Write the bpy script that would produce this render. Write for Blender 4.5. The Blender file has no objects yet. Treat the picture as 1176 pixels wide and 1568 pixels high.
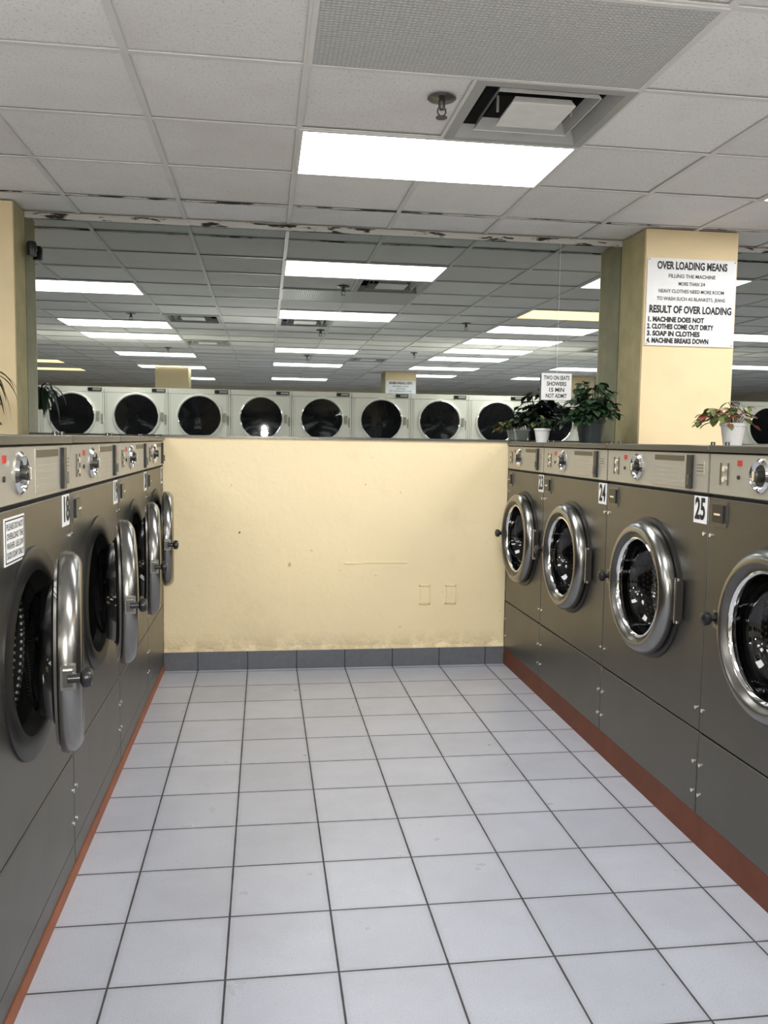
import bpy, math, random
from mathutils import Vector, Matrix
random.seed(7)
scene=bpy.context.scene
COL=scene.collection
H=2.74; YW=5.31; XL=-.61; XR=1.55; W=.895; T=.305; G=.61
pi=math.pi
# ---------------------------------------------------------------- materials
def newmat(name):
    m=bpy.data.materials.new(name); m.use_nodes=True
    nt=m.node_tree; b=nt.nodes["Principled BSDF"]
    return m,nt,b
def N(nt,t,**k):
    n=nt.nodes.new(t)
    for a,v in k.items(): setattr(n,a,v)
    return n
def math_(nt,op,a,b=None,clamp=False):
    n=N(nt,"ShaderNodeMath",operation=op,use_clamp=clamp)
    for i,v in enumerate((a,b)):
        if v is None: continue
        if isinstance(v,(int,float)): n.inputs[i].default_value=v
        else: nt.links.new(v,n.inputs[i])
    return n.outputs[0]
def mix(nt,fac,a,b):
    n=N(nt,"ShaderNodeMix",data_type='RGBA')
    for s,v in ((n.inputs[0],fac),(n.inputs[6],a),(n.inputs[7],b)):
        if isinstance(v,(int,float)): s.default_value=v
        elif isinstance(v,tuple): s.default_value=(*v,1) if len(v)==3 else v
        else: nt.links.new(v,s)
    return n.outputs[2]
def noise(nt,vec,scale,detail=3,rough=.5):
    n=N(nt,"ShaderNodeTexNoise"); n.inputs["Scale"].default_value=scale
    n.inputs["Detail"].default_value=detail; n.inputs["Roughness"].default_value=rough
    if vec is not None: nt.links.new(vec,n.inputs["Vector"])
    return n.outputs["Fac"]
def ramp(nt,v,lo,hi):
    n=N(nt,"ShaderNodeMapRange"); nt.links.new(v,n.inputs[0])
    n.inputs[1].default_value=lo; n.inputs[2].default_value=hi
    return n.outputs[0]
def bump(nt,b,h,strength=.2,dist=.002):
    n=N(nt,"ShaderNodeBump"); n.inputs["Strength"].default_value=strength; n.inputs["Distance"].default_value=dist
    nt.links.new(h,n.inputs["Height"]); nt.links.new(n.outputs[0],b.inputs["Normal"])
def simple(name,col,rough=.5,metal=0,nscale=0,namt=.06,emit=0,spec=None,vary_bump=0):
    m,nt,b=newmat(name)
    b.inputs["Base Color"].default_value=(*col,1); b.inputs["Roughness"].default_value=rough; b.inputs["Metallic"].default_value=metal
    if spec is not None: b.inputs["Specular IOR Level"].default_value=spec
    tc=N(nt,"ShaderNodeTexCoord")
    f=noise(nt,tc.outputs["Object"],nscale or 12,2)
    lo=tuple(max(0,c*(1-namt)) for c in col); hi=tuple(min(1,c*(1+namt)) for c in col)
    nt.links.new(mix(nt,f,lo,hi),b.inputs["Base Color"])
    if vary_bump: bump(nt,b,f,vary_bump)
    return m
def grid(nt,ox,oy,tx,ty,axes=("X","Y")):
    g=N(nt,"ShaderNodeNewGeometry"); s=N(nt,"ShaderNodeSeparateXYZ"); nt.links.new(g.outputs["Position"],s.inputs[0])
    u=math_(nt,'DIVIDE',math_(nt,'SUBTRACT',s.outputs[axes[0]],ox),tx)
    v=math_(nt,'DIVIDE',math_(nt,'SUBTRACT',s.outputs[axes[1]],oy),ty)
    def line(q,t):
        f=math_(nt,'FRACT',q); d=math_(nt,'MINIMUM',f,math_(nt,'SUBTRACT',1.0,f))
        return math_(nt,'MULTIPLY',d,t)
    d=math_(nt,'MINIMUM',line(u,tx),line(v,ty))
    c=N(nt,"ShaderNodeCombineXYZ"); nt.links.new(math_(nt,'FLOOR',u),c.inputs[0]); nt.links.new(math_(nt,'FLOOR',v),c.inputs[1])
    wn=N(nt,"ShaderNodeTexWhiteNoise"); nt.links.new(c.outputs[0],wn.inputs["Vector"])
    return d,wn.outputs["Value"],g.outputs["Position"]

# floor
m_floor,nt,b=newmat("floor_tile")
d,rnd,pos=grid(nt,-.404,2.199,T,T)
wob=math_(nt,'MULTIPLY',math_(nt,'SUBTRACT',noise(nt,pos,14,2),.5),.002)
msk=ramp(nt,math_(nt,'ADD',d,wob),.0040,.0020)
sp=ramp(nt,noise(nt,pos,190,2,.75),.35,.7)
base=mix(nt,rnd,(.48,.50,.565),(.55,.57,.635))
base=mix(nt,math_(nt,'MULTIPLY',sp,.38),base,(.28,.29,.34))
st=ramp(nt,noise(nt,pos,2.6,6,.7),.42,.75)
base=mix(nt,math_(nt,'MULTIPLY',st,.36),base,(.31,.31,.33))
near=ramp(nt,d,.02,.004)
base=mix(nt,math_(nt,'MULTIPLY',near,.18),base,(.2,.19,.19))
nt.links.new(mix(nt,msk,base,(.05,.047,.05)),b.inputs["Base Color"])
rr=math_(nt,'ADD',math_(nt,'MULTIPLY',noise(nt,pos,9,4),.25),.2)
nt.links.new(math_(nt,'ADD',rr,math_(nt,'MULTIPLY',msk,.5)),b.inputs["Roughness"])
hh=math_(nt,'SUBTRACT',math_(nt,'MULTIPLY',noise(nt,pos,60,3),.15),msk)
bump(nt,b,hh,.35,.0015)
# ceiling tile
m_ceil,nt,b=newmat("ceiling_tile")
d,rnd,pos=grid(nt,.14,4.30,G,G)
base=mix(nt,rnd,(.82,.805,.79),(.93,.92,.91))
sp=ramp(nt,noise(nt,pos,100,2,.8),.57,.68)
base=mix(nt,math_(nt,'MULTIPLY',sp,.5),base,(.38,.35,.34))
st=ramp(nt,noise(nt,pos,1.3,6,.65),.45,.75)
base=mix(nt,math_(nt,'MULTIPLY',st,.40),base,(.63,.56,.52))
edge=ramp(nt,d,.022,.012)
base=mix(nt,math_(nt,'MULTIPLY',edge,.3),base,(.4,.38,.35))
nt.links.new(base,b.inputs["Base Color"]); b.inputs["Roughness"].default_value=.95; b.inputs["Specular IOR Level"].default_value=.1
bump(nt,b,noise(nt,pos,150,3,.7),.4,.002)
m_tbar=simple("ceiling_grid_paint",(.74,.73,.71),.5,0,4,.12)
# wall cream
m_wall,nt,b=newmat("cream_wall_paint")
g=N(nt,"ShaderNodeNewGeometry"); s=N(nt,"ShaderNodeSeparateXYZ"); nt.links.new(g.outputs["Position"],s.inputs[0]); pos=g.outputs["Position"]
base=mix(nt,noise(nt,pos,1.5,4),(.93,.76,.45),(.98,.83,.54))
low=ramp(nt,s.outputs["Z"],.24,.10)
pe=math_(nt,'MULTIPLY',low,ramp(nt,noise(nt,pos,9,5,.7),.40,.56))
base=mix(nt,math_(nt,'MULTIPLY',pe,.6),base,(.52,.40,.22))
dots=ramp(nt,noise(nt,pos,22,2,.5),.74,.78)
base=mix(nt,math_(nt,'MULTIPLY',dots,.55),base,(.35,.25,.12))
sc=ramp(nt,noise(nt,pos,2.2,6,.75),.55,.70)
base=mix(nt,math_(nt,'MULTIPLY',sc,.22),base,(.70,.54,.31))
nt.links.new(base,b.inputs["Base Color"]); b.inputs["Roughness"].default_value=.5
bump(nt,b,math_(nt,'ADD',noise(nt,pos,4,6,.6),math_(nt,'MULTIPLY',pe,.6)),.6,.012)
m_wall_plain=simple("cream_column_paint",(.86,.69,.41),.55,0,6,.08,vary_bump=.15)
m_wallw=simple("far_wall_paint",(.7,.64,.5),.7,0,2,.06)
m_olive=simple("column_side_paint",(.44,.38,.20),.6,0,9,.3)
m_base,nt,b=newmat("grey_base_tile")
d,rnd,pos=grid(nt,-.404,-5,T,20)
msk=ramp(nt,d,.004,.002)
nt.links.new(mix(nt,msk,mix(nt,noise(nt,pos,30,4),(.11,.115,.13),(.17,.18,.20)),(.02,.02,.02)),b.inputs["Base Color"]); b.inputs["Roughness"].default_value=.35
def brushed(name,col,rough,metal=.9,amt=.12,axis=(2,2,120)):
    m,nt,b=newmat(name); tc=N(nt,"ShaderNodeTexCoord"); mp=N(nt,"ShaderNodeMapping"); mp.inputs["Scale"].default_value=axis
    nt.links.new(tc.outputs["Object"],mp.inputs[0])
    f=noise(nt,mp.outputs[0],3,3,.6); f2=noise(nt,tc.outputs["Object"],2.3,3,.6)
    c=mix(nt,f,tuple(x*(1-amt) for x in col),tuple(min(1,x*(1+amt)) for x in col))
    c=mix(nt,math_(nt,'MULTIPLY',ramp(nt,f2,.45,.8),.3),c,tuple(x*.7 for x in col))
    nt.links.new(c,b.inputs["Base Color"]); b.inputs["Metallic"].default_value=metal
    nt.links.new(math_(nt,'ADD',math_(nt,'MULTIPLY',f2,.12),rough-.06),b.inputs["Roughness"])
    return m
m_body=brushed("washer_steel",(.158,.151,.133),.36,.85)
m_panel=brushed("washer_panel_steel",(.48,.46,.40),.42,.5,.05)
m_cap=brushed("washer_cap_steel",(.15,.15,.14),.3,.8)
m_ring=brushed("door_ring_steel",(.30,.295,.28),.24,1,.05,(3,3,3))
m_chrome=simple("chrome",(.86,.86,.85),.07,1,5,.02)
m_darkring=simple("dark_steel",(.14,.135,.125),.3,.9,5,.05)
m_bezel=simple("door_bezel_steel",(.035,.034,.032),.38,.5,5,.05)
m_rubber=simple("black_rubber",(.010,.010,.010),.45)
m_black=simple("black_plastic",(.015,.015,.016),.3)
m_interior=simple("dark_interior",(.01,.01,.01),.8)
m_white=simple("white_sticker",(.88,.88,.87),.5)
m_ink=simple("ink",(.015,.015,.015),.6)
m_red=simple("red_indicator",(.5,.03,.02),.4)
m_gold=simple("brown_label",(.10,.08,.05),.4)
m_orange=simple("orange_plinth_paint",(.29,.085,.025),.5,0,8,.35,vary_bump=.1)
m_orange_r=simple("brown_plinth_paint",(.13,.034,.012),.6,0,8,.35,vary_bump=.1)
m_glass=bpy.data.materials.new("door_glass"); m_glass.use_nodes=True; nt=m_glass.node_tree; nt.nodes.clear()
o=N(nt,"ShaderNodeOutputMaterial"); tr=N(nt,"ShaderNodeBsdfTransparent"); tr.inputs[0].default_value=(.34,.35,.34,1)
gl=N(nt,"ShaderNodeBsdfGlossy"); gl.inputs["Roughness"].default_value=.03; gl.inputs["Color"].default_value=(.8,.8,.8,1)
fr=N(nt,"ShaderNodeFresnel"); fr.inputs[0].default_value=1.5
tc=N(nt,"ShaderNodeTexCoord"); sm=noise(nt,tc.outputs["Object"],6,3)
fac=math_(nt,'ADD',fr.outputs[0],math_(nt,'MULTIPLY',sm,.05),True)
mx=N(nt,"ShaderNodeMixShader"); nt.links.new(fac,mx.inputs[0]); nt.links.new(tr.outputs[0],mx.inputs[1]); nt.links.new(gl.outputs[0],mx.inputs[2]); nt.links.new(mx.outputs[0],o.inputs[0])
m_dglass=simple("dryer_glass",(.008,.008,.009),.06,spec=.3)
m_drum,nt,b=newmat("perforated_drum")
uv=N(nt,"ShaderNodeUVMap"); s=N(nt,"ShaderNodeSeparateXYZ"); nt.links.new(uv.outputs[0],s.inputs[0])
P_=.022
row=math_(nt,'DIVIDE',s.outputs[1],P_)
off=math_(nt,'MULTIPLY',math_(nt,'MODULO',math_(nt,'FLOOR',row),2.0),.5)
uu=math_(nt,'SUBTRACT',math_(nt,'FRACT',math_(nt,'ADD',math_(nt,'DIVIDE',s.outputs[0],P_),off)),.5)
vv=math_(nt,'SUBTRACT',math_(nt,'FRACT',row),.5)
dd=math_(nt,'ADD',math_(nt,'MULTIPLY',uu,uu),math_(nt,'MULTIPLY',vv,vv))
hole=math_(nt,'LESS_THAN',dd,.05)
nt.links.new(mix(nt,hole,(.05,.05,.05),(.95,.95,.93)),b.inputs["Base Color"])
b.inputs["Metallic"].default_value=.5; b.inputs["Roughness"].default_value=.3
m_mirror=simple("mirror_silver",(.48,.515,.50),.01,1,1,.03)
m_cream=simple("dryer_enamel",(.92,.89,.77),.4,0,3,.04)
m_creamd=simple("dryer_trim",(.42,.39,.31),.45,0,3,.06)
m_vent=simple("vent_paint",(.42,.42,.41),.45,.2,10,.1)
m_ventp=simple("vent_plate",(.86,.85,.82),.5,0,18,.1)
def emis(name,col,st):
    m,nt,b=newmat(name); b.inputs["Base Color"].default_value=(.8,.8,.8,1)
    b.inputs["Emission Color"].default_value=(*col,1); b.inputs["Emission Strength"].default_value=st
    return m
LS=7.5
m_light=emis("lit_diffuser",(.985,.99,1),LS)
m_warm=emis("warm_lit_diffuser",(1,.66,.28),LS*.3)
m_flash=emis("flash_led",(1,.97,.9),500)
m_prism,nt,b=newmat("prismatic_diffuser")
d,rnd,pos=grid(nt,0,0,.016,.016)
nt.links.new(mix(nt,ramp(nt,d,0,.008),(.46,.46,.45),(.70,.70,.69)),b.inputs["Base Color"]); b.inputs["Roughness"].default_value=.35
bump(nt,b,d,.8,.4)
m_soil=simple("soil",(.03,.02,.012),.9)
m_leaf=simple("leaf_dark",(.018,.042,.016),.45,0,8,.5)
m_leafv=simple("leaf_variegated",(.16,.2,.06),.5,0,20,.6)
m_leafr=simple("leaf_red",(.28,.06,.05),.5,0,20,.5)
m_potw=simple("pot_white",(.80,.80,.79),.4)
m_potd=simple("pot_dark",(.02,.03,.03),.4)
def stain(name,th,light):
    m,nt,b=newmat(name)
    g=N(nt,"ShaderNodeNewGeometry"); mp=N(nt,"ShaderNodeMapping"); mp.inputs["Scale"].default_value=(1,6,5); nt.links.new(g.outputs["Position"],mp.inputs[0])
    f=ramp(nt,noise(nt,mp.outputs[0],4.5,5,.6),th,th+.04)
    nt.links.new(mix(nt,f,light,(.03,.025,.02)),b.inputs["Base Color"]); b.inputs["Roughness"].default_value=.8
    return m
m_stain=stain("damaged_trim",.54,(.60,.585,.55))
m_stain2=stain("chipped_grid_paint",.50,(.62,.60,.57))

# ---------------------------------------------------------------- mesh builder
class MB:
    def __init__(s): s.v=[];s.f=[];s.m=[];s.sm=[];s.uv=[];s.mats=[]
    def mi(s,m):
        if m not in s.mats: s.mats.append(m)
        return s.mats.index(m)
    def face(s,idx,m,smooth=False,uv=None):
        s.f.append(idx);s.m.append(s.mi(m));s.sm.append(smooth);s.uv.append(uv)
    def box(s,x0,x1,y0,y1,z0,z1,m):
        n=len(s.v); s.v+=[(x0,y0,z0),(x1,y0,z0),(x1,y1,z0),(x0,y1,z0),(x0,y0,z1),(x1,y0,z1),(x1,y1,z1),(x0,y1,z1)]
        for q in ((0,3,2,1),(4,5,6,7),(0,1,5,4),(1,2,6,5),(2,3,7,6),(3,0,4,7)): s.face([n+i for i in q],m)
    def lathe(s,prof,m,c=(0,0,0),axis='y',seg=56):
        n=len(s.v); L=len(prof)
        for i in range(seg):
            a=2*pi*i/seg
            for r,h in prof:
                if axis=='y': s.v.append((c[0]+r*math.cos(a),c[1]+h,c[2]+r*math.sin(a)))
                elif axis=='z': s.v.append((c[0]+r*math.cos(a),c[1]+r*math.sin(a),c[2]+h))
                else: s.v.append((c[0]+h,c[1]+r*math.cos(a),c[2]+r*math.sin(a)))
        cum=[0]
        for k in range(1,L): cum.append(cum[-1]+math.hypot(prof[k][0]-prof[k-1][0],prof[k][1]-prof[k-1][1]))
        R=max(p[0] for p in prof)
        for i in range(seg):
            j=(i+1)%seg
            for k in range(L-1):
                u0=2*pi*i/seg*R; u1=2*pi*(i+1)/seg*R
                s.face([n+i*L+k,n+j*L+k,n+j*L+k+1,n+i*L+k+1],m,True,[(u0,cum[k]),(u1,cum[k]),(u1,cum[k+1]),(u0,cum[k+1])])
    def cyl(s,c,r,h,m,axis='y',seg=20):
        s.lathe([(0.0001,0),(r,0),(r,h),(0.0001,h)],m,c,axis,seg)
    def quad(s,pts,m,smooth=False):
        n=len(s.v); s.v+=pts; s.face(list(range(n,n+len(pts))),m,smooth)
    def tube(s,pts,r,m,ns=8):
        n=len(s.v); P=[Vector(p) for p in pts]; pa=None
        for i,p in enumerate(P):
            t=(P[min(i+1,len(P)-1)]-P[max(i-1,0)]).normalized()
            a=t.orthogonal().normalized() if pa is None else (pa-t*pa.dot(t)).normalized()
            b=t.cross(a); pa=a
            for k in range(ns): s.v.append(tuple(p+(a*math.cos(2*pi*k/ns)+b*math.sin(2*pi*k/ns))*r))
        for i in range(len(P)-1):
            for k in range(ns):
                k2=(k+1)%ns; s.face([n+i*ns+k,n+i*ns+k2,n+(i+1)*ns+k2,n+(i+1)*ns+k],m,True)
    def mesh(s,name):
        me=bpy.data.meshes.new(name); me.from_pydata(s.v,[],s.f)
        for m in s.mats: me.materials.append(m)
        me.polygons.foreach_set("material_index",s.m); me.polygons.foreach_set("use_smooth",s.sm)
        if any(u for u in s.uv):
            l=me.uv_layers.new(name="UVMap")
            for p,u in zip(me.polygons,s.uv):
                if u:
                    for li,c in zip(p.loop_indices,u): l.data[li].uv=c
        me.update()
        try: me.set_sharp_from_angle(angle=math.radians(40))
        except Exception: pass
        return me
    def obj(s,name,parent=None,loc=(0,0,0),rot=(0,0,0),bevel=0):
        return mkobj(name,s.mesh(name),parent,loc,rot,bevel)
def mkobj(name,me,parent=None,loc=(0,0,0),rot=(0,0,0),bevel=0):
    o=bpy.data.objects.new(name,me); COL.objects.link(o); o.location=loc; o.rotation_euler=rot
    if parent: o.parent=parent
    if bevel:
        b=o.modifiers.new("bevel","BEVEL"); b.width=bevel; b.segments=2; b.limit_method='ANGLE'; b.angle_limit=math.radians(50)
    return o
def empty(name,loc=(0,0,0),rot=(0,0,0)):
    o=bpy.data.objects.new(name,None); COL.objects.link(o); o.location=loc; o.rotation_euler=rot; o.empty_display_size=.1; return o
tcache={}
def textmesh(body,size,mat,bold=0,sx=1,align='CENTER'):
    k=(body,size,mat.name,bold,sx,align)
    if k in tcache: return tcache[k]
    cu=bpy.data.curves.new("txt","FONT"); cu.body=body; cu.size=size; cu.offset=bold; cu.align_x=align; cu.align_y='CENTER'; cu.resolution_u=3
    o=bpy.data.objects.new("txt",cu); COL.objects.link(o)
    bpy.context.view_layer.update()
    dg=bpy.context.evaluated_depsgraph_get()
    me=bpy.data.meshes.new_from_object(o.evaluated_get(dg)); bpy.data.objects.remove(o)
    w=max(v.co.x for v in me.vertices)-min(v.co.x for v in me.vertices)
    if sx<0: sx=(-sx)/w
    me.transform(Matrix.Diagonal((sx,1,1,1))); me.materials.clear(); me.materials.append(mat)
    tcache[k]=me; return me
def text(name,body,size,loc,parent,mat=m_ink,bold=0,sx=1,rot=(pi/2,0,0),align='CENTER'):
    return mkobj(name,textmesh(body,size,mat,bold,sx,align),parent,loc,rot)

# ---------------------------------------------------------------- room shell
X0,X1,Y0,Y1=-6.57,12.34,-11.56,5.6
mb=MB(); mb.box(X0,X1,Y0,5.7,-.1,0,m_floor); mb.obj("floor")
vents=[(.75,3.08),(-1.08,.64),(.14,.64),(-1.08,-1.80),(1.36,-3.63),(4.41,-1.19),(-3.52,.64)]
lights=[]
for k in (0,4,10,14,20): lights.append((.14,4.30-G*k,0))
for k in (2,6,8,12,16,21): lights.append((-2.30,4.30-G*k,0))
for k,w in ((0,0),(3,1),(5,0),(7,0),(9,0),(11,0),(14,0),(17,0)): lights.append((2.58,4.30-G*k,w))
for k in (5,9,13,17): lights.append((5.02,4.30-G*k,0))
for k in (2,6,11,16): lights.append((7.46,4.30-G*k,0))
for k,w in ((4,0),(8,0),(15,1),(18,1)): lights.append((-4.74,4.30-G*k,w))
mb=MB()
ix0=math.floor((X0-.14)/G); ix1=math.ceil((X1-.14)/G); iy0=math.floor((Y0-4.30)/G)
for i in range(ix0,ix1):
    for j in range(iy0,2):
        x=.14+i*G; y=4.30+j*G
        if any(abs(x-vx)<.1 and abs(y-vy)<.1 for vx,vy in vents): continue
        xa,xb=max(x,X0),min(x+G,X1); ya,yb=max(y,Y0),min(y+G,YW+.02)
        if xb<=xa or yb<=ya: continue
        dz=random.uniform(-.0015,.002)
        mb.quad([(xa,ya,H+dz),(xa,yb,H+dz+random.uniform(-.001,.001)),(xb,yb,H+dz),(xb,ya,H+dz)],m_ceil)
mb.obj("ceiling")
mb=MB()
for i in range(ix0+1,ix1): x=.14+i*G; mb.box(x-.012,x+.012,Y0,YW,H-.009,H-.003,m_tbar)
for j in range(iy0+1,2):
    y=4.30+j*G; mb.box(X0,X1,y-.012,y+.012,H-.0085,H-.0035,m_stain2 if j==1 else m_tbar)
mb.obj("trim_1")
mb=MB(); mb.box(X0,X1,YW+.02,5.6,1.47,H,m_wallw); mb.box(X0,X1,5.6,5.7,0,H,m_wallw); mb.obj("wall_back")
mb=MB(); mb.box(XL,XR,YW,5.58,0,1.442,m_wall)
mb.box(XL,XR,YW-.012,YW+.02,1.442,1.455,m_darkring)
for cx in (1.02,1.19):
    for a in ((cx-.035,cx+.035,.40,.405),(cx-.035,cx+.035,.515,.52),(cx-.035,cx-.030,.40,.52),(cx+.030,cx+.035,.40,.52)):
        mb.box(a[0],a[1],YW-.006,YW,a[2],a[3],m_wall)
    mb.box(cx-.028,cx+.028,YW-.003,YW,.407,.513,m_wall)
mb.box(.50,.60,YW-.004,YW,.661,.666,m_wall); mb.box(.63,.90,YW-.004,YW,.666,.671,m_wall); mb.box(.50,.505,YW-.004,YW,.64,.665,m_wall)
mb.cyl((-.15,YW-.004,.86),.006,.004,m_gold)
random.seed(4); x=XL
while x<XR-.02:
    wd=random.uniform(.03,.12); x2=min(XR,x+wd); mb.quad([(x,YW-.010,.112),(x2,YW-.010,.112),(x2,YW-.002,.125+random.uniform(0,.035)),(x,YW-.002,.125+random.uniform(0,.03))],m_wall); x=x2
mb.obj("wall_partition")
random.seed(7)
mb=MB(); mb.box(XL,XR,YW-.014,YW,0,.115,m_base); mb.obj("baseboard_back",bevel=.002)
mb=MB(); mb.box(X0-.1,X0,Y0,5.7,0,H,m_wallw); mb.obj("wall_left")
mb=MB(); mb.box(X1,X1+.1,Y0,5.7,0,H,m_wallw); mb.obj("wall_right")
mb=MB(); mb.box(X0,X1,Y0-.1,Y0,0,H,m_wallw); mb.obj("wall_front")
for (a,b2) in ((-1.385,2.265),(2.855,X1-.02),(X0+.02,-1.98)):
    mb=MB(); mb.box(a,b2,YW+.004,YW+.018,1.456,2.70,m_mirror); mb.obj("wall_mirror")
mb=MB(); mb.box(-1.38,2.26,YW-.012,YW+.019,2.696,2.728,m_stain); mb.box(2.86,X1-.02,YW-.012,YW+.019,2.70,2.728,m_stain); mb.obj("trim_2")
def column(x0,x1,y0,y1,name="column"):
    mb=MB(); mb.box(x0,x1,y0,y1,0,H-.01,m_wall_plain)
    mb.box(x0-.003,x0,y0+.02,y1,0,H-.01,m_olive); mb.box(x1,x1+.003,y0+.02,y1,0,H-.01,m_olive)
    mb.obj(name,bevel=.006)
column(2.265,2.855,4.96,YW+.001)
column(-1.975,-1.385,5.08,YW+.001)
column(2.265,2.855,-6.1,-5.5); column(-1.975,-1.385,-6.1,-5.5); column(5.8,6.4,-6.1,-5.5)
def over_sign(x,y,z,ry=0):
    e=empty("overloading_notice_sign",(x,y,z),(0,0,ry))
    mb=MB(); mb.box(-.285,.285,-.008,0,-.26,.26,m_white)
    for sx in(-.275,.275):
        for sz in(-.25,.25): mb.cyl((sx,-.010,sz),.004,.003,m_darkring,'y',8)
    mb.obj("board",e,bevel=.001)
    text("title","OVER LOADING MEANS",.062,(0,-.0095,.215),e,bold=.0022,sx=-.45)
    for i,(l,wd) in enumerate((("FILLING THE MACHINE",.30),("MORE THAN 3/4",.17),("HEAVY CLOTHES NEED MORE ROOM",.42),("TO WASH SUCH AS BLANKETS, JEANS",.44))):
        text("line_%d"%i,l,.030,(0,-.0095,.155-.045*i),e,bold=.0004,sx=-wd)
    text("subtitle","RESULT OF OVER LOADING",.060,(0,-.0095,-.045),e,bold=.0024,sx=-.53)
    for i,(l,wd) in enumerate((("1. MACHINE DOES NOT",.36),("2. CLOTHES COME OUT DIRTY",.43),("3. SOAP IN CLOTHES",.34),("4. MACHINE BREAKS DOWN",.40))):
        text("rule_%d"%i,l,.040,(-.275,-.0095,-.105-.042*i),e,bold=.0020,sx=-wd,align='LEFT')
over_sign(2.56,4.96-.001,2.30); over_sign(2.56,-5.5+.001,2.30,pi)
e=empty("hanging_paper_notice",(1.85,YW-.012,1.80))
mb=MB(); mb.box(-.10,.10,-.002,0,-.085,.085,m_white); mb.tube([(0,-.001,.085),(0,-.001,.898)],.0008,m_white,6); mb.obj("sheet",e)
for i,(l,wd) in enumerate((("TWO ON SEATS",.17),("SHOWERS",.13),("15 MIN",.10),("NOT ADMIT",.14))): text("line_%d"%i,l,.036,(0,-.003,.055-.038*i),e,bold=.0008,sx=-wd)

# ---------------------------------------------------------------- ceiling fixtures
def framebox(mb,w,d,m,t=.018,z0=-.013,z1=.0):
    mb.box(0,w,0,t,z0,z1,m);mb.box(0,w,d-t,d,z0,z1,m);mb.box(0,t,t,d-t,z0,z1,m);mb.box(w-t,w,t,d-t,z0,z1,m)
def lightmesh(mat,name):
    mb=MB(); framebox(mb,2*G,G,m_tbar); z=-.0105
    a,b_,c,d_=.018,2*G-.018,.018,G-.018
    mb.quad([(a,c,z),(a,d_,z),(b_,d_,z),(b_,c,z)],mat); return mb.mesh(name)
lm=[lightmesh(m_light,"lit_panel"),lightmesh(m_warm,"warm_panel")]
for (x,y,w) in lights: mkobj("ceiling_light_panel",lm[w],None,(x,y-G,H))
mkobj("ceiling_light_panel",lightmesh(m_prism,"unlit_panel"),None,(.14,2.47,H))
vb=MB(); c=G/2
def sqring(mb,h0,z0,h1,z1,m):
    a=[(c-h0,c-h0,z0),(c+h0,c-h0,z0),(c+h0,c+h0,z0),(c-h0,c+h0,z0)]; b=[(c-h1,c-h1,z1),(c+h1,c-h1,z1),(c+h1,c+h1,z1),(c-h1,c+h1,z1)]
    for i in range(4):
        j=(i+1)%4; mb.quad([a[i],a[j],b[j],b[i]],m)
sqring(vb,.303,-.012,.265,-.014,m_vent); sqring(vb,.303,-.012,.303,.0,m_vent)
sqring(vb,.265,-.014,.240,.035,m_vent); sqring(vb,.240,.035,.240,.16,m_interior)
vb.quad([(c-.25,c-.25,.16),(c-.25,c+.25,.16),(c+.25,c+.25,.16),(c+.25,c-.25,.16)],m_interior)
sqring(vb,.200,-.004,.180,.04,m_ventp); sqring(vb,.196,-.002,.176,.042,m_vent)
sqring(vb,.125,-.006,.11,.02,m_ventp)
vb.box(c-.125,c+.125,c-.125,c+.125,-.010,-.005,m_ventp)
for sx in(-1,1): vb.box(c+sx*.15-.004,c+sx*.15+.004,c-.006,c+.006,.0,.06,m_vent)
vm=vb.mesh("vent")
for (x,y) in vents: mkobj("ceiling_air_vent",vm,None,(x,y,H))
sb=MB()
sb.lathe([(.0001,0),(.05,0),(.055,-.004),(.05,-.008),(.02,-.012),(.013,-.014),(.013,-.04),(.009,-.045),(.0001,-.045)],m_darkring,(0,0,0),'z',24)
sb.tube([(-.014,0,-.04),(-.016,0,-.055),(-.004,0,-.07)],.003,m_darkring,6); sb.tube([(.014,0,-.04),(.016,0,-.055),(.004,0,-.07)],.003,m_darkring,6)
sb.lathe([(.0001,-.07),(.022,-.072),(.022,-.075),(.0001,-.076)],m_darkring,(0,0,0),'z',16)
sm_=sb.mesh("sprinkler")
for (x,y) in ((.66,3.28),(-1.4,1.2),(.66,.3),(2.2,1.3),(-1.4,-2.3),(.66,-2.9),(4.2,1.8),(2.2,-2.0)):
    mkobj("fire_sprinkler",sm_,None,(x,y,H-.003))

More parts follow.
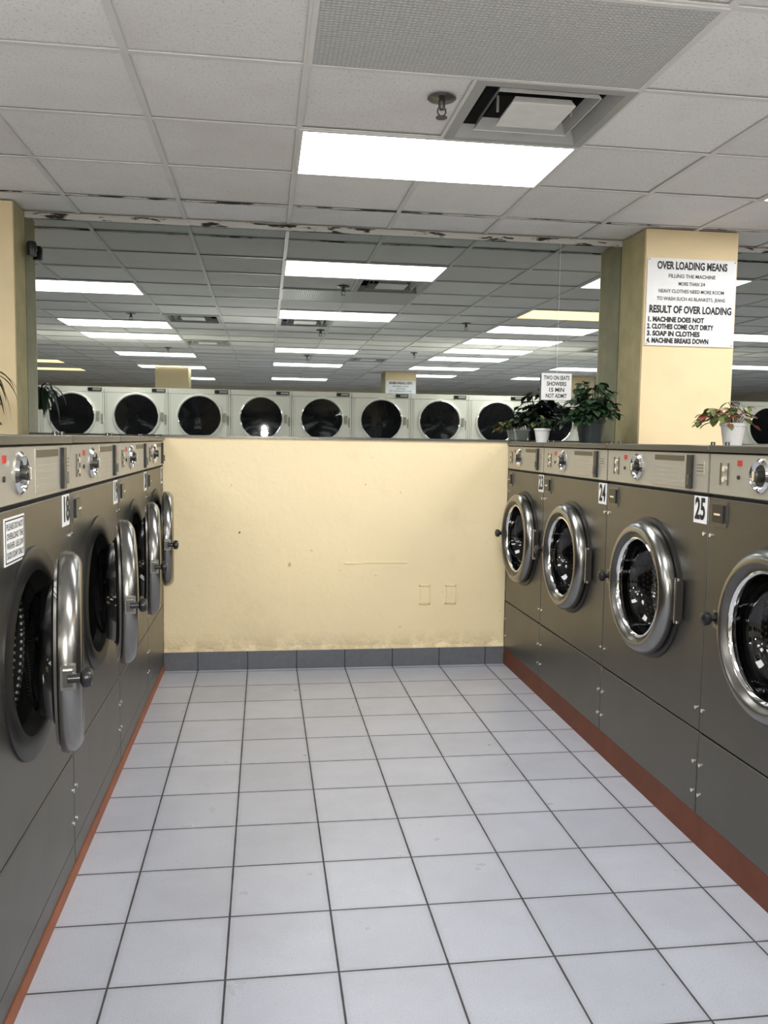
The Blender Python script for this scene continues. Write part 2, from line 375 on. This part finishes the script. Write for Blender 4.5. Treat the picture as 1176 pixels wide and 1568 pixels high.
# ---------------------------------------------------------------- washers
ZC=.865; D=.70; ZB=.115
def washer_cabinet(hw):
    mb=MB()
    mb.box(-hw,hw,0,D,ZB,.414,m_body)
    mb.box(-hw+.01,hw-.01,.55,D-.01,ZB,1.42,m_interior)
    mb.box(-hw,-hw+.012,.012,D,.42,1.265,m_body); mb.box(hw-.012,hw,.012,D,.42,1.265,m_body); mb.box(-hw,hw,D-.012,D,.42,1.265,m_body)
    mb.box(-hw+.012,hw-.012,.01,.5,.405,.424,m_interior)
    mb.box(-hw+.01,hw-.01,.006,.5,1.262,1.275,m_interior)
    n=64; za,zb=.42,1.263; R=.215
    outer=[];inner=[]
    for i in range(n):
        a=2*pi*i/n; cx,cz=math.cos(a),math.sin(a)
        tx=hw/abs(cx) if abs(cx)>1e-6 else 9; tz=((zb-ZC) if cz>0 else (ZC-za))/abs(cz) if abs(cz)>1e-6 else 9
        t=min(tx,tz); outer.append([t*cx,ZC+t*cz]); inner.append((R*cx,ZC+R*cz))
    for cxx,czz in((-hw,za),(hw,za),(hw,zb),(-hw,zb)):
        k=min(range(n),key=lambda q:(outer[q][0]-cxx)**2+(outer[q][1]-czz)**2); outer[k]=[cxx,czz]
    b0=len(mb.v)
    for i in range(n):
        mb.v.append((outer[i][0],0,outer[i][1])); mb.v.append((inner[i][0],0,inner[i][1])); mb.v.append((outer[i][0],.012,outer[i][1])); mb.v.append((inner[i][0],.02,inner[i][1]))
    for i in range(n):
        j=(i+1)%n
        mb.face([b0+4*i,b0+4*i+1,b0+4*j+1,b0+4*j],m_body)
        mb.face([b0+4*i,b0+4*j,b0+4*j+2,b0+4*i+2],m_body)
        mb.face([b0+4*i+1,b0+4*i+3,b0+4*j+3,b0+4*j+1],m_darkring)
    mb.box(-hw,hw,0,D,1.272,1.418,m_body)
    mb.box(-hw-.001,hw+.001,-.014,D,1.420,1.444,m_cap)
    return mb.mesh("cabinet")
def washer_front(hw):
    s=hw/.4445
    mb=MB()
    def bx(x0,x1,*a): mb.box(x0*s,x1*s,*a)
    bx(-.4405,.4405,-.006,0,1.277,1.414,m_panel)
    c=(-.13*s,-.006,1.35)
    mb.lathe([(.052,0),(.054,-.006),(.046,-.014),(.038,-.010),(.034,-.004)],m_chrome,c)
    mb.lathe([(.034,-.004),(.0001,-.005)],m_black,c)
    mb.lathe([(.020,-.004),(.019,-.024),(.015,-.028),(.0001,-.028)],m_darkring,c,'y',24)
    bx(-.134,-.126,-.036,-.030,1.335,1.365,m_chrome)
    for z in(1.33,1.365): mb.cyl((-.345*s,-.012,z),.010,.006,m_chrome,'y',14)
    bx(-.372,-.366,-.009,-.006,1.31,1.385,m_gold); bx(-.325,-.319,-.009,-.006,1.31,1.385,m_gold)
    bx(-.265,-.240,-.009,-.006,1.378,1.396,m_red); mb.cyl((-.257*s,-.010,1.34),.007,.004,m_black,'y',12)
    bx(.02,.28,-.008,-.006,1.288,1.408,m_panel); bx(.03,.27,-.009,-.0065,1.384,1.404,m_gold)
    for i in range(4): bx(.035,.265-.03*(i%2),-.0088,-.0065,1.305+.018*i,1.309+.018*i,m_creamd)
    bx(.305,.338,-.018,-.006,1.285,1.408,m_black); bx(.318,.332,-.026,-.018,1.30,1.335,m_darkring)
    bx(.362,.415,-.0085,-.006,1.34,1.385,m_panel)
    for i in range(3): bx(.366,.411,-.0092,-.0085,1.35+.011*i,1.353+.011*i,m_gold)
    bx(-.415,-.325,-.004,0,1.165,1.252,m_cap); bx(-.405,-.335,-.012,-.004,1.18,1.24,m_black); bx(-.385,-.345,-.016,-.010,1.205,1.212,m_chrome)
    for x in(-.425,.425):
        for z in(1.13,.50,.30,.19): mb.cyl((x*s,-.005,z),.007,.005,m_chrome,'y',12)
    for x in(-.40,.40): mb.cyl((x*s,.03,1.444),.008,.012,m_darkring,'z',10)
    mb.lathe([(.285,0),(.285,-.006),(.275,-.010),(.235,-.012),(.22,-.008),(.214,.004)],m_bezel,(0,0,ZC))
    mb.lathe([(.216,.0),(.205,.012),(.198,.03),(.207,.05),(.215,.07),(.235,.085)],m_rubber,(0,0,ZC))
    mb.lathe([(.235,.085),(.262,.10),(.268,.13),(.268,.42),(.24,.45),(.0001,.46)],m_drum,(0,0,ZC))
    for k in range(3):
        a=2*pi*k/3+.5
        q=[(.268*math.cos(a+s_),y,ZC+.268*math.sin(a+s_)) for y in(.13,.42) for s_ in(-.13,.13)]
        t=[(.20*math.cos(a),y,ZC+.20*math.sin(a)) for y in(.15,.40)]
        mb.quad([q[0],t[0],t[1],q[2]],m_darkring); mb.quad([q[1],t[0],t[1],q[3]],m_darkring); mb.quad([q[0],q[1],t[0]],m_darkring)
    return mb.mesh("fittings")
HX=.285
def washer_door():
    mb=MB(); c=(-HX,0,0)
    P1=[(.200,-.014),(.250,-.012),(.266,-.016),(.270,-.030),(.266,-.048),(.254,-.062),(.238,-.070),(.226,-.068)]
    mb.lathe(P1,m_ring,c,'y',72)
    mb.lathe([(.226,-.068),(.219,-.063),(.213,-.052),(.207,-.046)],m_darkring,c,'y',72)
    mb.lathe([(.207,-.046),(.203,-.054),(.197,-.056),(.190,-.050),(.188,-.038),(.192,-.022),(.198,-.014),(.200,-.014)],m_chrome,c,'y',72)
    mb.lathe([(.191,-.035),(.186,-.005),(.176,.025),(.156,.050),(.12,.066),(.06,.074),(.0001,.076)],m_glass,c,'y',56)
    mb.lathe([(.193,-.016),(.196,-.002),(.190,.004),(.184,-.002)],m_rubber,c,'y',56)
    mb.lathe([(.25,-.011),(.246,-.004),(.205,-.004),(.200,-.014)],m_chrome,c,'y',56)
    mb.box(c[0]-.295,c[0]-.245,-.048,-.026,-.020,.020,m_darkring)
    mb.box(c[0]-.285,c[0]-.262,-.056,-.020,-.030,.030,m_ring)
    mb.lathe([(.0001,-.035),(.011,-.037),(.011,-.065),(.022,-.070),(.025,-.080),(.022,-.090),(.011,-.095),(.0001,-.096)],m_black,(c[0]-.290,0,0),'y',20)
    mb.box(-.03,.022,-.035,-.008,-.075,.075,m_darkring); mb.lathe([(.0001,-.085),(.012,-.085),(.012,.085),(.0001,.085)],m_chrome,(.01,-.024,0),'z',14)
    return mb.mesh("door")
me_door=washer_door()
cache={}
def parts(w):
    if w not in cache:
        hw=w/2-.003
        a=MB(); a.box(-hw,hw,0,D,.045,ZB,m_body)
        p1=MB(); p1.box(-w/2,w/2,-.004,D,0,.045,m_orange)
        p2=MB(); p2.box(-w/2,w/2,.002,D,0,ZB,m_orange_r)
        cache[w]=(washer_cabinet(hw),washer_front(hw),a.mesh("kick_panel"),p1.mesh("plinth"),p2.mesh("plinth"))
    return cache[w]
def washer(side,y0,y1,num,ang,notice=False):
    w=round(y1-y0,3); yc=(y0+y1)/2; P=parts(w); s=w/W
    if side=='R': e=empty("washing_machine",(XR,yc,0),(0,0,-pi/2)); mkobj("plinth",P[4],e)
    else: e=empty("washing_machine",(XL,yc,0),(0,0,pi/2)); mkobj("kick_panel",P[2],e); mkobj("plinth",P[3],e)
    mkobj("cabinet",P[0],e,bevel=.003); mkobj("fittings",P[1],e)
    mkobj("door",me_door,e,(HX,0,ZC),(0,0,ang))
    xc=.391*s
    mb=MB(); mb.box(xc-.046,min(xc+.046,w/2-.005),-.0015,0,1.165,1.262,m_white); mb.obj("number_sticker",e)
    text("number",str(num),.105,(xc,-.0025,1.213),e,bold=.0035,sx=-.072)
    if notice:
        mb=MB(); mb.box(-.245,-.075,-.002,0,1.13,1.245,m_white)
        for a in((-.24,-.08,1.135,1.138),(-.24,-.08,1.237,1.24),(-.24,-.237,1.135,1.24),(-.083,-.08,1.135,1.24)): mb.box(a[0],a[1],-.0028,-.002,a[2],a[3],m_ink)
        mb.obj("notice",e)
        for i,l in enumerate(("PLEASE DO NOT","OVERLOAD THE","WASHER. USE LOW","SUDS SOAP ONLY")): text("notice_line_%d"%i,l,.022,(-.16,-.003,1.222-.023*i),e,bold=.0002,sx=-.14)
seams=[4.59,3.695,2.80,1.905,1.01]
for i,s0 in enumerate(seams):
    y1=5.294 if i==0 else s0+W
    washer('R',s0,y1,23+i,0)
    washer('L',s0,y1,[21,20,19,18,17][i],math.radians([6,9,12,11,6][i]),notice=(i==3))

# ---------------------------------------------------------------- dryers
def dryer_mesh():
    mb=MB(); w=.392; Ht=2.06
    mb.box(-w,w,0,.85,.0,Ht,m_cream)
    for z0,z1 in((.10,1.02),(1.06,1.985)): mb.box(-w+.045,w-.045,-.012,0,z0,z1,m_cream)
    for x in(-w+.018,w-.022): mb.box(x,x+.004,-.002,0,.1,1.985,m_creamd)
    mb.box(-w,w,-.003,0,1.99,1.996,m_creamd); mb.box(-w,w,-.003,0,1.035,1.042,m_creamd)
    for zc in(.60,1.70):
        c=(0,-.012,zc)
        mb.lathe([(.295,0),(.295,-.02),(.285,-.028),(.275,-.028)],m_cream,c,'y',48)
        mb.lathe([(.275,-.028),(.270,-.031),(.265,-.026)],m_chrome,c,'y',48)
        mb.lathe([(.265,-.026),(.20,-.02),(.10,-.012),(.0001,-.01)],m_dglass,c,'y',48)
        mb.box(-.335,-.30,-.045,-.012,zc-.05,zc+.05,m_creamd)
    mb.box(-w+.03,-w+.20,-.010,0,2.005,2.05,m_black); mb.box(-w+.04,-w+.14,-.012,-.010,2.015,2.04,m_panel)
    mb.box(-w+.02,-w+.05,-.008,0,1.60,1.72,m_creamd)
    return mb.mesh("tumble_dryer")
dm=dryer_mesh()
for k in range(-4,13): mkobj("stacked_tumble_dryer",dm,None,(-.04+.79*k,-.68,0),(0,0,pi),bevel=.003)

# ---------------------------------------------------------------- plants
def leaf(mb,base,dir_,L,wd,droop,m,seg=5):
    d=Vector(dir_).normalized(); side=d.cross(Vector((0,0,1)))
    if side.length<.01: side=Vector((1,0,0))
    side.normalize(); p=Vector(base); pts=[]
    for i in range(seg+1):
        t=i/seg; ww=wd*math.sin(pi*min(.97,t*.9+.08))
        pts.append((tuple(p-side*ww/2),tuple(p+Vector((0,0,-.12*ww))),tuple(p+side*ww/2)))
        d=(d+Vector((0,0,-droop/seg))).normalized(); p=p+d*(L/seg)
    n=len(mb.v)
    for a in pts: mb.v+=list(a)
    for i in range(seg):
        for k in(0,1): mb.face([n+3*i+k,n+3*i+k+1,n+3*i+3+k+1,n+3*i+3+k],m,True)
def pot(mb,r,h,m):
    mb.lathe([(.0001,0),(r*.72,0),(r*.95,h*.85),(r*1.05,h*.86),(r*1.05,h),(r*.93,h),(r*.9,h*.88)],m,(0,0,0),'z',28)
    mb.lathe([(r*.92,h*.88),(.0001,h*.9)],m_soil,(0,0,0),'z',20)
def bushy(loc,r,h,pm,mats,n,R,Hh,lw,seed,bias=(0,0)):
    random.seed(seed); mb=MB(); pot(mb,r,h,pm)
    for i in range(n):
        a=random.uniform(0,2*pi); el=random.uniform(.0,1.35)
        tip=Vector((math.cos(a)*math.cos(el)*R*.75+bias[0],math.sin(a)*math.cos(el)*R*.75+bias[1],h*.9+math.sin(el)*Hh*random.uniform(.4,1)))
        b0=Vector((math.cos(a)*r*.3,math.sin(a)*r*.3,h*.88)); mid=(b0+tip)/2+Vector((0,0,.03))
        mb.tube([tuple(b0),tuple(mid),tuple(tip)],.0018,random.choice(mats),5)
        for q in range(4):
            aa=a+random.uniform(-1.5,1.5)
            leaf(mb,tip if q%2 else mid,(math.cos(aa),math.sin(aa),random.uniform(-.2,.6)),lw*random.uniform(1.2,1.8),lw*random.uniform(.7,1.1),random.uniform(.6,1.8),random.choice(mats),4)
    return mb.obj("potted_plant",None,loc)
TOP=1.4445
bushy((1.90,4.82,TOP),.085,.14,m_potd,[m_leaf],85,.19,.25,.046,3)
bushy((1.70,5.10,TOP),.05,.085,m_potw,[m_leaf,m_leaf,m_leafv],12,.07,.12,.028,5)
bushy((2.09,3.60,TOP),.055,.10,m_potw,[m_leafv,m_leafr,m_leafv],26,.15,.13,.035,9,(-.03,0))
random.seed(21); mb=MB(); pot(mb,.07,.11,m_potd)
for i in range(46):
    a=random.uniform(0,2*pi); leaf(mb,(0,0,.10),(math.cos(a),math.sin(a),random.uniform(.7,2.4)),random.uniform(.20,.32),.016,random.uniform(2.6,4.6),m_leaf,9)
mb.tube([(0,.0,-.006),(0,.375,-.006)],.008,m_darkring,8); mb.tube([(0,.05,-.006),(0,.375,-.12)],.006,m_darkring,8); mb.cyl((0,0,-.010),.07,.009,m_darkring,'z',20)
mb.obj("spider_plant",None,(-1.47,4.70,1.62))
mb=MB(); mb.tube([(0,0,0),(0,-.05,-.01)],.012,m_black,10); mb.lathe([(.0001,-.04),(.026,-.04),(.028,-.01),(.028,.03),(.022,.04),(.0001,.04)],m_black,(0,-.065,-.02),'z',20); mb.obj("security_camera",None,(-1.33,YW+.004,2.53))
e=empty("phone_tripod",(0,-.05,0))
mb=MB(); mb.box(-.042,.042,-.004,.004,1.36,1.545,m_black); mb.obj("phone",e,bevel=.003)
mb=MB(); mb.cyl((0,.004,1.500),.039,.002,m_flash,'y',24); mb.obj("flash",e)
mb=MB(); mb.box(-.045,.045,-.008,.008,1.325,1.362,m_black); mb.cyl((0,0,.75),.012,.58,m_black,'z',14)
for k in range(3):
    a=2*pi*k/3+.5; mb.tube([(0,0,.78),(.28*math.cos(a),.28*math.sin(a),.008)],.009,m_black,8)
mb.obj("legs",e)
ld=bpy.data.lights.new("flash_light","SPOT"); ld.energy=45; ld.spot_size=math.radians(120); ld.spot_blend=.7; ld.shadow_soft_size=.02; ld.color=(1,.96,.9)
lo=bpy.data.objects.new("flash_light",ld); COL.objects.link(lo); lo.parent=e; lo.location=(0,.03,1.56); lo.rotation_euler=(math.radians(100),0,math.radians(-6))

# ---------------------------------------------------------------- world, camera
w=bpy.data.worlds.new("World"); scene.world=w; w.use_nodes=True; w.node_tree.nodes["Background"].inputs[0].default_value=(.02,.02,.02,1)
f,yaw,pit,roll,ch=1331.084,0.140325,0.084917,0.0153046,1.44671
fw=Vector((math.sin(yaw)*math.cos(pit),math.cos(yaw)*math.cos(pit),-math.sin(pit)))
r=Vector((math.cos(yaw),-math.sin(yaw),0)); u=r.cross(fw)
c_,s_=math.cos(roll),math.sin(roll); r,u=c_*r+s_*u,-s_*r+c_*u
cd=bpy.data.cameras.new("camera"); co=bpy.data.objects.new("camera",cd); COL.objects.link(co)
M=Matrix((r,u,-fw)).transposed().to_4x4(); M.translation=Vector((0,0,ch)); co.matrix_world=M
cd.sensor_fit='HORIZONTAL'; cd.sensor_width=36; cd.lens=f*36/1200; cd.clip_start=.01
scene.camera=co
scene.view_settings.view_transform='Standard'; scene.view_settings.exposure=.82; scene.view_settings.gamma=1.0
